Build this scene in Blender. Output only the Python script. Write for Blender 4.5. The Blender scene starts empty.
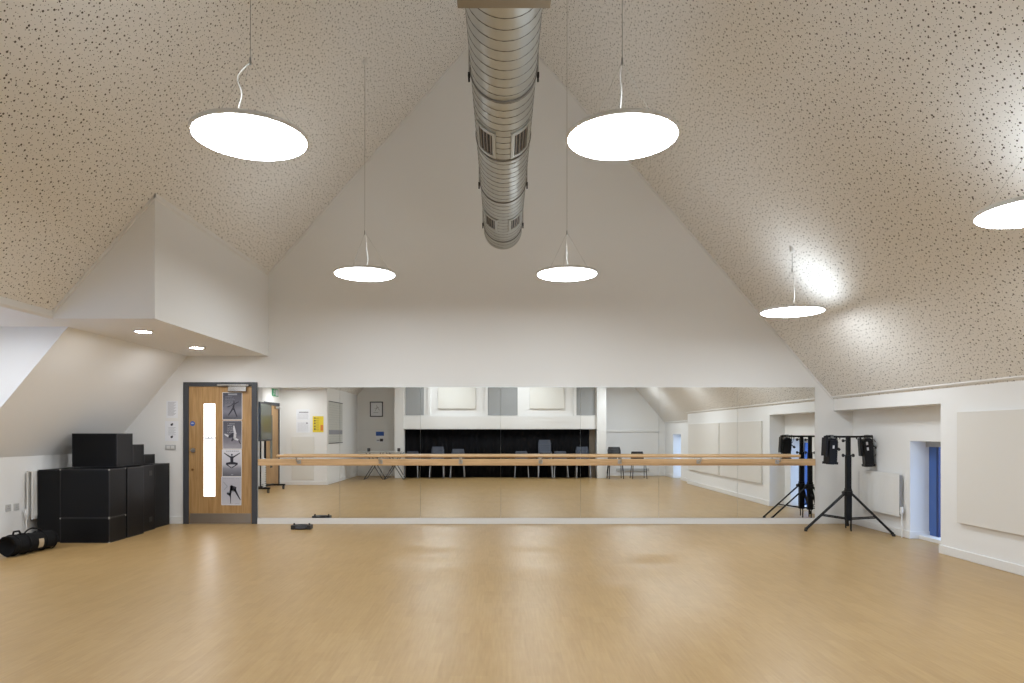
import bpy, math, random
from mathutils import Vector, Matrix
random.seed(7)
PI = math.pi
scene = bpy.context.scene
COL = scene.collection
V = Vector

# ---------------------------------------------------------------- materials
def new_mat(name):
    m = bpy.data.materials.new(name); m.use_nodes = True
    return m, m.node_tree.nodes, m.node_tree.links, m.node_tree.nodes['Principled BSDF']

def mat(name, col, rough=0.5, metal=0.0, spec=0.5, bump=0.0, bscale=200.0, var=0.0, vscale=6.0, coat=0.0):
    m, N, L, b = new_mat(name)
    b.inputs['Base Color'].default_value = (*col, 1)
    b.inputs['Roughness'].default_value = rough
    b.inputs['Metallic'].default_value = metal
    b.inputs['Specular IOR Level'].default_value = spec
    b.inputs['Coat Weight'].default_value = coat
    tc = N.new('ShaderNodeTexCoord')
    if var > 0:
        n = N.new('ShaderNodeTexNoise'); n.inputs['Scale'].default_value = vscale; n.inputs['Detail'].default_value = 4
        L.new(tc.outputs['Object'], n.inputs['Vector'])
        r = N.new('ShaderNodeValToRGB')
        r.color_ramp.elements[0].color = (*[max(0, c*(1-var)) for c in col], 1)
        r.color_ramp.elements[1].color = (*[min(1, c*(1+var)) for c in col], 1)
        r.color_ramp.elements[0].position = 0.3; r.color_ramp.elements[1].position = 0.7
        L.new(n.outputs['Fac'], r.inputs['Fac']); L.new(r.outputs['Color'], b.inputs['Base Color'])
    if bump > 0:
        n2 = N.new('ShaderNodeTexNoise'); n2.inputs['Scale'].default_value = bscale; n2.inputs['Detail'].default_value = 3
        L.new(tc.outputs['Object'], n2.inputs['Vector'])
        bp = N.new('ShaderNodeBump'); bp.inputs['Strength'].default_value = bump; bp.inputs['Distance'].default_value = 0.002
        L.new(n2.outputs['Fac'], bp.inputs['Height']); L.new(bp.outputs['Normal'], b.inputs['Normal'])
    return m

def emit(name, col, strength):
    m, N, L, b = new_mat(name)
    b.inputs['Base Color'].default_value = (0.8, 0.8, 0.8, 1)
    b.inputs['Emission Color'].default_value = (*col, 1)
    b.inputs['Emission Strength'].default_value = strength
    return m

def wood(name, c1, c2, rough=0.4, axis=2, scale=1.0):
    m, N, L, b = new_mat(name)
    tc = N.new('ShaderNodeTexCoord'); mp = N.new('ShaderNodeMapping')
    sc = [14*scale]*3; sc[axis] = 0.9*scale
    mp.inputs['Scale'].default_value = sc
    L.new(tc.outputs['Object'], mp.inputs['Vector'])
    n = N.new('ShaderNodeTexNoise'); n.inputs['Scale'].default_value = 2.2; n.inputs['Detail'].default_value = 6; n.inputs['Distortion'].default_value = 1.1
    L.new(mp.outputs['Vector'], n.inputs['Vector'])
    r = N.new('ShaderNodeValToRGB')
    r.color_ramp.elements[0].color = (*c1, 1); r.color_ramp.elements[1].color = (*c2, 1)
    r.color_ramp.elements[0].position = 0.3; r.color_ramp.elements[1].position = 0.68
    L.new(n.outputs['Fac'], r.inputs['Fac']); L.new(r.outputs['Color'], b.inputs['Base Color'])
    b.inputs['Roughness'].default_value = rough
    return m

def floor_mat():
    m, N, L, b = new_mat('vinyl_floor')
    tc = N.new('ShaderNodeTexCoord')
    mp = N.new('ShaderNodeMapping'); mp.inputs['Rotation'].default_value = (0, 0, PI/2)
    L.new(tc.outputs['Object'], mp.inputs['Vector'])
    br = N.new('ShaderNodeTexBrick')
    br.inputs['Scale'].default_value = 1.0
    br.inputs['Brick Width'].default_value = 0.42; br.inputs['Row Height'].default_value = 0.075
    br.inputs['Mortar Size'].default_value = 0.0008; br.inputs['Mortar Smooth'].default_value = 0.6
    br.offset = 0.37; br.offset_frequency = 2
    br.inputs['Color1'].default_value = (0.36, 0.225, 0.088, 1)
    br.inputs['Color2'].default_value = (0.435, 0.285, 0.122, 1)
    br.inputs['Mortar'].default_value = (0.34, 0.22, 0.095, 1)
    br.inputs['Bias'].default_value = -0.15
    L.new(mp.outputs['Vector'], br.inputs['Vector'])
    mp2 = N.new('ShaderNodeMapping'); mp2.inputs['Scale'].default_value = (38, 2.6, 1)
    L.new(tc.outputs['Object'], mp2.inputs['Vector'])
    n = N.new('ShaderNodeTexNoise'); n.inputs['Scale'].default_value = 1.4; n.inputs['Detail'].default_value = 5
    L.new(mp2.outputs['Vector'], n.inputs['Vector'])
    r = N.new('ShaderNodeValToRGB')
    r.color_ramp.elements[0].color = (0.36, 0.225, 0.088, 1); r.color_ramp.elements[1].color = (0.465, 0.312, 0.14, 1)
    r.color_ramp.elements[0].position = 0.3; r.color_ramp.elements[1].position = 0.7
    L.new(n.outputs['Fac'], r.inputs['Fac'])
    mx = N.new('ShaderNodeMix'); mx.data_type = 'RGBA'; mx.inputs['Factor'].default_value = 0.5
    L.new(br.outputs['Color'], mx.inputs['A']); L.new(r.outputs['Color'], mx.inputs['B'])
    L.new(mx.outputs['Result'], b.inputs['Base Color'])
    n3 = N.new('ShaderNodeTexNoise'); n3.inputs['Scale'].default_value = 1.3; n3.inputs['Detail'].default_value = 3
    L.new(tc.outputs['Object'], n3.inputs['Vector'])
    mr = N.new('ShaderNodeMapRange'); mr.inputs['To Min'].default_value = 0.30; mr.inputs['To Max'].default_value = 0.40
    L.new(n3.outputs['Fac'], mr.inputs['Value']); L.new(mr.outputs['Result'], b.inputs['Roughness'])
    b.inputs['Specular IOR Level'].default_value = 0.5
    n2 = N.new('ShaderNodeTexNoise'); n2.inputs['Scale'].default_value = 7; n2.inputs['Detail'].default_value = 2
    L.new(tc.outputs['Object'], n2.inputs['Vector'])
    bp = N.new('ShaderNodeBump'); bp.inputs['Strength'].default_value = 0.12; bp.inputs['Distance'].default_value = 0.01
    L.new(n2.outputs['Fac'], bp.inputs['Height']); L.new(bp.outputs['Normal'], b.inputs['Normal'])
    return m

def perforated_mat():
    """White plasterboard with randomly scattered round holes of three sizes (UV in metres on the slope)."""
    m, N, L, b = new_mat('perforated_plasterboard')
    uv = N.new('ShaderNodeUVMap'); uv.uv_map = 'UVMap'
    masks = []
    for k, (cell, rmin, rmax, off) in enumerate(((0.062, 0.0045, 0.0092, 0.0), (0.036, 0.0018, 0.0042, 3.7))):
        mp = N.new('ShaderNodeMapping'); mp.inputs['Location'].default_value = (off, off*1.7, 0)
        L.new(uv.outputs['UV'], mp.inputs['Vector'])
        vo = N.new('ShaderNodeTexVoronoi'); vo.voronoi_dimensions = '2D'; vo.feature = 'F1'
        vo.inputs['Scale'].default_value = 1/cell; vo.inputs['Randomness'].default_value = 0.85
        L.new(mp.outputs['Vector'], vo.inputs['Vector'])
        sp = N.new('ShaderNodeSeparateColor'); L.new(vo.outputs['Color'], sp.inputs['Color'])
        mr = N.new('ShaderNodeMapRange'); mr.inputs['To Min'].default_value = rmin/cell; mr.inputs['To Max'].default_value = rmax/cell
        L.new(sp.outputs['Red'], mr.inputs['Value'])
        lt = N.new('ShaderNodeMath'); lt.operation = 'LESS_THAN'
        L.new(vo.outputs['Distance'], lt.inputs[0]); L.new(mr.outputs['Result'], lt.inputs[1])
        masks.append(lt)
    mxm = N.new('ShaderNodeMath'); mxm.operation = 'MAXIMUM'
    L.new(masks[0].outputs[0], mxm.inputs[0]); L.new(masks[1].outputs[0], mxm.inputs[1])
    mx = N.new('ShaderNodeMix'); mx.data_type = 'RGBA'
    mx.inputs['A'].default_value = (0.79, 0.775, 0.75, 1); mx.inputs['B'].default_value = (0.10, 0.085, 0.07, 1)
    L.new(mxm.outputs[0], mx.inputs['Factor']); L.new(mx.outputs['Result'], b.inputs['Base Color'])
    b.inputs['Roughness'].default_value = 0.8; b.inputs['Specular IOR Level'].default_value = 0.2
    return m

def glass_mat(name, tint, refl=0.08):
    m = bpy.data.materials.new(name); m.use_nodes = True
    N, L = m.node_tree.nodes, m.node_tree.links
    N.clear()
    o = N.new('ShaderNodeOutputMaterial'); t = N.new('ShaderNodeBsdfTransparent'); g = N.new('ShaderNodeBsdfGlossy')
    t.inputs['Color'].default_value = (*tint, 1); g.inputs['Roughness'].default_value = 0.02
    x = N.new('ShaderNodeMixShader'); x.inputs['Fac'].default_value = refl
    L.new(t.outputs[0], x.inputs[1]); L.new(g.outputs[0], x.inputs[2]); L.new(x.outputs[0], o.inputs['Surface'])
    return m

def gradient_print(name, stops, axis='Z', zmin=0.0, zmax=1.0, noise=0.15, nscale=12):
    """printed photograph: vertical gradient plus mottling, fixed to the sheet"""
    m, N, L, b = new_mat(name)
    tc = N.new('ShaderNodeTexCoord'); s = N.new('ShaderNodeSeparateXYZ'); L.new(tc.outputs['Object'], s.inputs[0])
    mr = N.new('ShaderNodeMapRange'); mr.inputs['From Min'].default_value = zmin; mr.inputs['From Max'].default_value = zmax
    L.new(s.outputs[axis], mr.inputs['Value'])
    n = N.new('ShaderNodeTexNoise'); n.inputs['Scale'].default_value = nscale; n.inputs['Detail'].default_value = 5
    L.new(tc.outputs['Object'], n.inputs['Vector'])
    a = N.new('ShaderNodeMath'); a.operation = 'MULTIPLY_ADD'; a.inputs[1].default_value = noise*2; a.inputs[2].default_value = -noise
    L.new(n.outputs['Fac'], a.inputs[0])
    ad = N.new('ShaderNodeMath'); ad.operation = 'ADD'; L.new(mr.outputs['Result'], ad.inputs[0]); L.new(a.outputs[0], ad.inputs[1])
    r = N.new('ShaderNodeValToRGB')
    while len(r.color_ramp.elements) < len(stops): r.color_ramp.elements.new(0.5)
    for e, (p, c) in zip(r.color_ramp.elements, stops): e.position = p; e.color = (*c, 1)
    L.new(ad.outputs[0], r.inputs['Fac']); L.new(r.outputs['Color'], b.inputs['Base Color'])
    b.inputs['Roughness'].default_value = 0.5
    return m

WHITE = mat('white_wall_paint', (0.80, 0.80, 0.795), 0.85, spec=0.2, bump=0.03, bscale=60)
TRIM = mat('white_satin_trim', (0.78, 0.778, 0.77), 0.45)
PERF = perforated_mat()
FLOOR = floor_mat()
MIRROR = mat('silvered_mirror', (0.90, 0.91, 0.895), 0.0, 1.0)
OAK = wood('oak_veneer', (0.31, 0.17, 0.062), (0.47, 0.29, 0.125), 0.4)
OAKX = wood('beech_rail', (0.56, 0.355, 0.18), (0.72, 0.49, 0.27), 0.38, axis=0)
GREYP = mat('dark_grey_paint', (0.05, 0.054, 0.065), 0.5)
STEEL = mat('brushed_steel', (0.55, 0.54, 0.52), 0.35, 1.0)
KICK = mat('kick_plate_metal', (0.36, 0.33, 0.30), 0.4, 0.9)
CHROME = mat('chrome', (0.5, 0.49, 0.47), 0.25, 1.0)
GALV = mat('galvanised_duct', (0.47, 0.48, 0.46), 0.40, 0.85, var=0.06, vscale=4)
SEAM = mat('duct_seam', (0.20, 0.19, 0.175), 0.5, 0.6)
DARKRUB = mat('black_rubber', (0.02, 0.02, 0.02), 0.6)
BLACK = mat('black_metal', (0.006, 0.006, 0.007), 0.5, spec=0.25)
BOXM = mat('black_laminate', (0.004, 0.0045, 0.006), 0.45, spec=0.2, bump=0.02, bscale=40)
BOXED = mat('black_edge_profile', (0.013, 0.014, 0.017), 0.4, spec=0.3)
CORNER = mat('pale_corner_cap', (0.45, 0.44, 0.42), 0.4, 0.5)
WHITEM = mat('white_enamel', (0.80, 0.80, 0.79), 0.35)
PLASTIC = mat('white_plastic', (0.74, 0.74, 0.73), 0.4)
PLASTICG = mat('pale_grey_plastic', (0.48, 0.48, 0.48), 0.45)
RADEND = mat('radiator_end_grey', (0.30, 0.31, 0.33), 0.4)
PAPER = mat('white_paper', (0.80, 0.82, 0.87), 0.7)
INK = mat('grey_ink', (0.30, 0.31, 0.35), 0.7)
INKD = mat('dark_ink', (0.03, 0.03, 0.045), 0.7)
PRINTW = mat('pale_print', (0.62, 0.62, 0.66), 0.7)
BLUES = mat('blue_sign', (0.025, 0.10, 0.42), 0.4)
YELLOW = mat('yellow_print', (0.80, 0.62, 0.04), 0.6)
ORANGE = mat('orange_print', (0.70, 0.22, 0.05), 0.6)
GREEN = mat('green_sign', (0.02, 0.30, 0.12), 0.4)
BLUEP = mat('blue_window_paint', (0.055, 0.125, 0.36), 0.35)
BLUED = mat('blue_window_paint_edge', (0.012, 0.03, 0.13), 0.35)
GREYF = mat('grey_window_head', (0.42, 0.44, 0.46), 0.5)
FABRIC = mat('black_fabric', (0.006, 0.006, 0.007), 0.85, spec=0.2, bump=0.3, bscale=30)
FABRICD = mat('black_strap', (0.009, 0.009, 0.010), 0.7, spec=0.2)
LOGO = mat('pale_patch', (0.45, 0.36, 0.24), 0.6)
CURT = mat('black_drape', (0.005, 0.005, 0.006), 0.9, spec=0.1)
ACOU = mat('acoustic_panel_fabric', (0.72, 0.70, 0.665), 0.9, spec=0.1, bump=0.1, bscale=300)
GREYB = mat('grey_blind', (0.33, 0.34, 0.345), 0.8)
CREAM = mat('cream_board', (0.74, 0.73, 0.69), 0.8)
PLEN = mat('painted_plenum', (0.24, 0.20, 0.145), 0.6)
BLUEG = mat('slate_blue_plastic', (0.045, 0.055, 0.08), 0.45)
BLKP = mat('black_plastic', (0.018, 0.018, 0.020), 0.4)
SCREEN = mat('dark_screen', (0.10, 0.115, 0.10), 0.12)
LANT = mat('lantern_black', (0.007, 0.007, 0.009), 0.5, spec=0.25)
LENS = mat('lantern_lens', (0.10, 0.13, 0.17), 0.08)
WIRE = mat('steel_wire', (0.25, 0.24, 0.22), 0.4, 0.6)
CABLE = mat('clear_white_cable', (0.80, 0.79, 0.76), 0.35)
LEDRIM = mat('white_lamp_rim', (0.72, 0.72, 0.71), 0.4)
LEDDN = emit('lamp_diffuser', (0.875, 0.945, 1.0), 17.5)
LEDUP = emit('lamp_upper_diffuser', (0.86, 0.94, 1.0), 3.9)
DLED = emit('downlight_lens', (0.97, 0.985, 1.0), 120.0)
LITPANE = emit('lit_door_glass', (0.93, 0.95, 1.0), 1.5)
GLASS = glass_mat('window_glass', (0.92, 0.95, 0.98))
GLASSD = glass_mat('door_glass', (0.5, 0.52, 0.5), 0.12)

# ---------------------------------------------------------------- mesh builder
WL = {}
class MB:
    def __init__(s): s.v = []; s.f = []; s.mi = []; s.sm = []
    def add(s, vs, fs, mi=0, sm=False):
        k = len(s.v); s.v += [V(p) for p in vs]
        for f in fs: s.f.append([i+k for i in f]); s.mi.append(mi); s.sm.append(sm)
        return s
    def box(s, x0, x1, y0, y1, z0, z1, mi=0, M=None):
        vs = [V((x, y, z)) for x in (x0, x1) for y in (y0, y1) for z in (z0, z1)]
        if M: vs = [M @ p for p in vs]
        return s.add(vs, [(0,1,3,2), (4,6,7,5), (0,4,5,1), (2,3,7,6), (0,2,6,4), (1,5,7,3)], mi)
    def prism(s, poly, a, b, axis='Y', mi=0):
        def p3(p, t):
            return (p[0], t, p[1]) if axis == 'Y' else ((t, p[0], p[1]) if axis == 'X' else (p[0], p[1], t))
        n = len(poly)
        vs = [p3(p, a) for p in poly] + [p3(p, b) for p in poly]
        fs = [tuple(range(n)), tuple(range(2*n-1, n-1, -1))] + [(i, i+n, (i+1) % n+n, (i+1) % n) for i in range(n)]
        # consistent outward winding is fixed in build()
        return s.add(vs, fs, mi)
    def cyl(s, p0, p1, r0, r1=None, n=16, mi=0, caps=True):
        p0, p1 = V(p0), V(p1); r1 = r0 if r1 is None else r1
        d = (p1-p0).normalized(); u = d.orthogonal().normalized(); w = d.cross(u)
        ring = lambda c, r: [c + (u*math.cos(2*PI*i/n) + w*math.sin(2*PI*i/n))*r for i in range(n)]
        s.add(ring(p0, r0)+ring(p1, r1), [(i, (i+1) % n, (i+1) % n+n, i+n) for i in range(n)], mi, True)
        if caps:
            s.add(ring(p0, r0), [tuple(range(n-1, -1, -1))], mi); s.add(ring(p1, r1), [tuple(range(n))], mi)
        return s
    def tube(s, pts, r, n=8, mi=0):
        pts = [V(p) for p in pts]; rings = []; u = None
        for i, p in enumerate(pts):
            d = (pts[min(i+1, len(pts)-1)] - pts[max(i-1, 0)]).normalized()
            u = d.orthogonal().normalized() if u is None else (u - d*u.dot(d)).normalized()
            w = d.cross(u); rings += [p + (u*math.cos(2*PI*k/n)+w*math.sin(2*PI*k/n))*r for k in range(n)]
        fs = [(i*n+k, i*n+(k+1) % n, (i+1)*n+(k+1) % n, (i+1)*n+k) for i in range(len(pts)-1) for k in range(n)]
        s.add(rings, fs, mi, True)
        s.add(rings[:n], [tuple(range(n-1, -1, -1))], mi); s.add(rings[-n:], [tuple(range(n))], mi)
        return s
    def lathe(s, prof, c=(0, 0, 0), n=48, mi=0, sm=True, axis='Z'):
        c = V(c); vs = []
        for r, z in prof:
            for i in range(n):
                a = 2*PI*i/n
                vs.append(c + (V((r*math.cos(a), r*math.sin(a), z)) if axis == 'Z' else V((r*math.cos(a), z, r*math.sin(a)))))
        fs = [(j*n+i, j*n+(i+1) % n, (j+1)*n+(i+1) % n, (j+1)*n+i) for j in range(len(prof)-1) for i in range(n)]
        return s.add(vs, fs, mi, sm)
    def disc(s, c, r, n=48, mi=0, axis='Z'):
        c = V(c)
        vs = [c + (V((r*math.cos(2*PI*i/n), r*math.sin(2*PI*i/n), 0)) if axis == 'Z' else V((r*math.cos(2*PI*i/n), 0, r*math.sin(2*PI*i/n)))) for i in range(n)]
        return s.add(vs, [tuple(range(n))], mi)
    def build(s, name, mats, parent=None, bevel=0, origin=None, fixn=True, seg=2):
        if not isinstance(mats, (list, tuple)): mats = [mats]
        xs = [p.x for p in s.v]; ys = [p.y for p in s.v]; zs = [p.z for p in s.v]
        o = V(origin) if origin is not None else V(((min(xs)+max(xs))/2, (min(ys)+max(ys))/2, min(zs)))
        me = bpy.data.meshes.new(name)
        me.from_pydata([tuple(p-o) for p in s.v], [], s.f)
        for m in mats: me.materials.append(m)
        me.polygons.foreach_set('material_index', s.mi); me.polygons.foreach_set('use_smooth', s.sm)
        if fixn:
            import bmesh
            bm = bmesh.new(); bm.from_mesh(me); bmesh.ops.recalc_face_normals(bm, faces=bm.faces); bm.to_mesh(me); bm.free()
        me.update()
        ob = bpy.data.objects.new(name, me); COL.objects.link(ob)
        ob.location = o - (WL[parent.name] if parent else V((0, 0, 0)))
        WL[ob.name] = o.copy()
        if parent: ob.parent = parent
        if bevel:
            b = ob.modifiers.new('bevel', 'BEVEL'); b.width = bevel; b.segments = seg; b.limit_method = 'ANGLE'; b.angle_limit = math.radians(50)
        return ob

def struct(o): o['kind'] = 'structure'; return o
def tag(o, label, cat, group=None):
    o['label'] = label; o['category'] = cat
    if group: o['group'] = group
    return o
def thing(name, loc, label=None, cat=None, group=None):
    o = bpy.data.objects.new(name, None); COL.objects.link(o); o.location = loc; WL[o.name] = V(loc)
    o.empty_display_size = 0.1
    if label: tag(o, label, cat, group)
    return o
def copy_tree(o, loc, rz=None, label=None, parent=None):
    c = o.copy(); COL.objects.link(c)
    if parent: c.parent = parent
    else:
        c.location = loc; WL[c.name] = V(loc)
        if rz is not None: c.rotation_euler.z = rz
        if label: c['label'] = label
    for ch in list(o.children): copy_tree(ch, None, parent=c)
    return c

# ---------------------------------------------------------------- room dimensions (metres, camera stands at x=0, y=0)
YF = 10.50            # far wall
YM = 10.48            # mirror face
YB = -1.14            # rear wall
XR = 5.10             # right wall
XL = -6.06            # left wall
CAMZ = 1.403
def zr(x): return 7.85 - 1.164*x          # roof, right slope
def zl(x): return 7.93 - 1.136*abs(x)     # roof, left slope
XRIDGE = -0.035; ZRIDGE = zr(XRIDGE)
fx = lambda px: (px-502)/65.2             # survey of the far wall, 65.2 px per metre
fz = lambda py: CAMZ-(py-432.5)/65.2

# floor
struct(MB().box(-6.4, 6.2, YB-0.2, YF+0.2, -0.12, 0).build('floor', FLOOR, origin=(0, 0, 0)))

# far and rear walls
struct(MB().box(-6.4, 6.2, YF, YF+0.2, 0, 8.3).build('wall_far', WHITE))
struct(MB().box(-6.4, 6.2, YB-0.2, YB, 0, 8.3).build('wall_back', WHITE))

# ceiling: two perforated slopes with UVs in metres
def ceiling():
    m = MB(); T = 0.2
    xe = -4.71
    L0 = (XRIDGE, ZRIDGE); L1 = (xe, zl(xe))
    m.prism([L0, L1, (L1[0], L1[1]+T), (L0[0], L0[1]+T)], YB, YF)
    R1 = (5.14, zr(5.14))
    m.prism([L0, R1, (R1[0], R1[1]+T), (L0[0], L0[1]+T)], 2.2, YF)
    R2 = (5.32, zr(5.32))
    m.prism([L0, R2, (R2[0], R2[1]+T), (L0[0], L0[1]+T)], YB, 2.2)
    o = m.build('ceiling', PERF, origin=(0, 0, 0))
    uvl = o.data.uv_layers.new(name='UVMap')
    for p in o.data.polygons:
        right = p.center.x > XRIDGE
        for li in p.loop_indices:
            v = o.data.vertices[o.data.loops[li].vertex_index].co
            uvl.data[li].uv = (v.y + (0 if right else 20), (v.x-XRIDGE)*(1.536 if right else 1.513))
    return struct(o)
ceiling()

# right wall with the deep alcove, its window, and the set-back rear section
m = MB()
m.box(XR, 5.28, 7.94, YF, 1.74, 2.02)                    # header over alcove
m.box(XR, 5.75, 2.2, 7.94, 0, 2.0)                        # main run
m.box(5.28, 5.75, 7.94, YF, 1.74, 1.95)                   # alcove soffit
m.box(5.39, 5.75, 9.02, YF, 0, 1.74)
m.box(5.39, 5.75, 7.94, 8.20, 0, 1.74)
m.box(5.39, 5.75, 8.20, 9.02, 1.29, 1.74)
m.box(5.28, 5.75, YB, -0.10, 0, 1.80); m.box(5.28, 5.75, 0.80, 2.2, 0, 1.80); m.box(5.28, 5.75, -0.10, 0.80, 1.35, 1.80)
struct(m.build('wall_right', WHITE))

# left wall, knee wall, sloped section, flat dormer ceiling, bulkhead
m = MB()
m.box(-6.36, XL, 2.7, 4.9, 0, 2.7); m.box(-6.36, XL, 6.9, YF, 0, 2.7)
m.box(-6.36, XL, 4.9, 6.9, 0, 0.95); m.box(-6.36, XL, 4.9, 6.9, 2.2, 2.7)
m.box(-6.36, -4.68, YB, 2.7, 0, 2.9)                      # solid block between side door and rear corner
struct(m.build('wall_left', WHITE))
struct(MB().prism([(-4.83, 2.58), (XL, 1.10), (-6.36, 1.10), (-6.36, 2.9), (-4.71, 2.9), (-4.71, 2.58)], 7.60, YF).build('wall_sloped', WHITE))
m = MB()
m.box(-6.36, -4.71, 2.7, 7.6, 2.58, 2.9)
struct(m.build('ceiling_dormer', WHITE))
struct(MB().prism([(-3.59, 2.58), (-3.59, zl(3.59)+0.1), (-4.71, zl(4.71)+0.1), (-4.71, 2.58)], 7.06, YF).build('wall_bulkhead', WHITE))

# cornices, beads and skirting
struct(MB().prism([(-4.72, 2.575), (-4.655, 2.575), (-4.635, 2.60), (-4.635, 2.655), (-4.66, 2.70), (-4.72, 2.70)], 2.7, 7.06).build('trim_1', TRIM))
struct(MB().prism([(5.11, 1.93), (5.075, 1.93), (5.06, 1.945), (5.06, 1.985), (5.085, 2.0), (5.11, 2.0)], 2.2, YF).build('trim_2', TRIM))
struct(MB().prism([(5.285, 1.71), (5.25, 1.71), (5.24, 1.73), (5.24, 1.77), (5.285, 1.78)], YB, 2.2).build('trim_3', TRIM))
def bead(name, x0, x1, zf, y0, y1, h=0.035):
    return struct(MB().prism([(x0, zf(x0)), (x1, zf(x1)), (x1, zf(x1)-h), (x0, zf(x0)-h)], y0, y1).build(name, TRIM))
bead('trim_4', XRIDGE, 5.08, zr, YF-0.018, YF)
bead('trim_5', -3.58, XRIDGE, zl, YF-0.018, YF)
bead('trim_6', -4.64, -3.57, zl, 7.042, 7.06, 0.04)
struct(MB().prism([(-3.59, zl(3.59)), (-3.572, zl(3.572)), (-3.572, zl(3.572)-0.04), (-3.59, zl(3.59)-0.04)], 7.042, YF-0.018).build('trim_7', TRIM))

def skirt(name, segs, h=0.10, t=0.016):
    """segs: list of (x0,y0,x1,y1,nx,ny) wall lines with inward normal"""
    m = MB()
    for x0, y0, x1, y1, nx, ny in segs:
        xa, xb = sorted((x0, x1)); ya, yb = sorted((y0, y1))
        if nx: xa, xb = (x0, x0+t) if nx > 0 else (x0-t, x0)
        if ny: ya, yb = (y0, y0+t) if ny > 0 else (y0-t, y0)
        m.box(xa, xb, ya, yb, 0, h)
    return struct(m.build(name, TRIM, bevel=0.006))
struct(MB().box(XL, -5.94, 2.7, 4.02, 0, 2.58).build('wall_door_recess', WHITE))
skirt('baseboard_far', [(-6.06, YF, fx(183), YF, 0, -1), (fx(815.5), YF, 5.39, YF, 0, -1)], 0.115)
struct(MB().box(fx(257.5), fx(815.2), 10.465, YF, 0, 0.088).build('trim_8', TRIM, bevel=0.003))
skirt('baseboard_right', [(XR, 2.2, XR, 7.94, -1, 0), (XR-.016, 7.94, 5.39, 7.94, 0, 1), (5.39, 7.956, 5.39, 8.2, -1, 0), (5.39, 9.02, 5.39, YF-.016, -1, 0),
                          (5.39-.016, 9.02, 5.66, 9.02, 0, -1), (5.28, YB, 5.28, -0.1, -1, 0), (5.28, 0.8, 5.28, 2.2, -1, 0), (XR-.016, 2.2, 5.28, 2.2, 0, -1)], 0.10)
skirt('baseboard_left', [(XL, 7.0, XL, YF-.016, 1, 0), (XL, 4.02, XL, 7.0, 1, 0), (XL, 2.7, -4.68, 2.7, 0, 1), (-4.68, YB, -4.68, 2.716, 1, 0)], 0.10)
skirt('baseboard_back', [(-4.68, YB, -3.3, YB, 0, 1), (3.2, YB, 5.28, YB, 0, 1)], 0.10)

# rear store front: projecting block with posts, beam, drape opening (seen in the mirrors)
m = MB()
m.box(-3.30, -3.02, -0.9, -0.02, 0, 4.2); m.box(2.92, 3.20, -0.9, -0.02, 0, 4.2)       # posts
m.box(-3.02, 2.92, -0.9, -0.20, 1.51, 4.2)                                            # upper front
m.box(-3.02, 2.92, -0.9, -0.12, 1.51, 1.92)                                           # rail
for a, b in ((-2.30, -2.22), (-0.52, -0.44), (0.48, 0.56), (2.22, 2.30)):
    m.box(a, b, -0.2, -0.13, 1.92, 4.2)
m.box(-3.3, 3.2, YB, -0.9, 0, 4.2)
struct(m.build('wall_store', TRIM))

# ---------------------------------------------------------------- windows
def win_right(name, y0, y1, z1, solid):
    r = struct(thing(name, (5.64, (y0+y1)/2, 0)))
    f = MB()
    f.box(5.64, 5.70, y0, y1, 0.0, 0.035); f.box(5.64, 5.70, y0, y1, z1-0.05, z1)
    f.box(5.64, 5.70, y0, y0+0.05, 0.035, z1-0.05)
    f.box(5.64, 5.70, y1-solid, y1, 0.035, z1-0.05)
    f.build('window_frame', BLUEP, r)
    MB().box(5.635, 5.70, y1-solid-0.045, y1-solid, 0.035, z1-0.05).build('mullion', BLUED, r)
    MB().box(5.60, 5.64, y0, y1, z1-0.075, z1).build('window_head', GREYF, r)
    MB().box(5.50, 5.66, y0, y1, 0.0, 0.05).build('window_sill', TRIM, r, bevel=0.004)
    MB().box(5.665, 5.672, y0+0.05, y1-solid-0.045, 0.035, z1-0.05).build('window_pane', GLASS, r)
win_right('window_1', 8.20, 9.02, 1.29, 0.16)
win_right('window_2', -0.10, 0.80, 1.35, 0.06)
r = struct(thing('window_3', (-6.2, 5.9, 0.95)))
f = MB()
f.box(-6.25, -6.19, 4.9, 6.9, 0.95, 1.01); f.box(-6.25, -6.19, 4.9, 6.9, 2.14, 2.2)
for y in (4.9, 5.87, 6.84): f.box(-6.25, -6.19, y, y+0.06, 1.01, 2.14)
f.build('window_frame', GREYP, r)
for y in (4.96, 5.93): MB().box(-6.222, -6.216, y, y+0.91, 1.01, 2.14).build('window_pane', GLASS, r)
MB().box(-6.19, -6.02, 4.9, 6.9, 0.92, 0.955).build('window_sill', TRIM, r)

# ---------------------------------------------------------------- door in far wall
D = struct(thing('door_1', (fx(220), YF, 0)))
x0, x1, zt = fx(183.2), fx(257), fz(382.2)
m = MB(); fw = 0.082
m.box(x0, x0+fw, YF-0.03, YF, 0, zt); m.box(x1-fw, x1, YF-0.03, YF, 0, zt); m.box(x0+fw, x1-fw, YF-0.03, YF, zt-0.062, zt)
m.build('door_frame', GREYP, D, bevel=0.004)
lx0, lx1, lz1 = x0+fw+0.004, x1-fw-0.004, zt-0.068
gx0, gx1, gz0, gz1 = fx(203.4), fx(215.2), fz(496.6), fz(403.6)
yl = YF-0.018
m = MB()
m.box(lx0, gx0, yl, YF, 0.01, lz1); m.box(gx1, lx1, yl, YF, 0.01, lz1)
m.box(gx0, gx1, yl, YF, 0.01, gz0); m.box(gx0, gx1, yl, YF, gz1, lz1)
m.build('door_leaf', OAK, D)
m = MB(); t = 0.014
m.box(gx0-t, gx0, yl-.006, yl, gz0-t, gz1+t); m.box(gx1, gx1+t, yl-.006, yl, gz0-t, gz1+t)
m.box(gx0, gx1, yl-.006, yl, gz0-t, gz0); m.box(gx0, gx1, yl-.006, yl, gz1, gz1+t)
m.build('glazing_bead', OAK, D)
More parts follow.
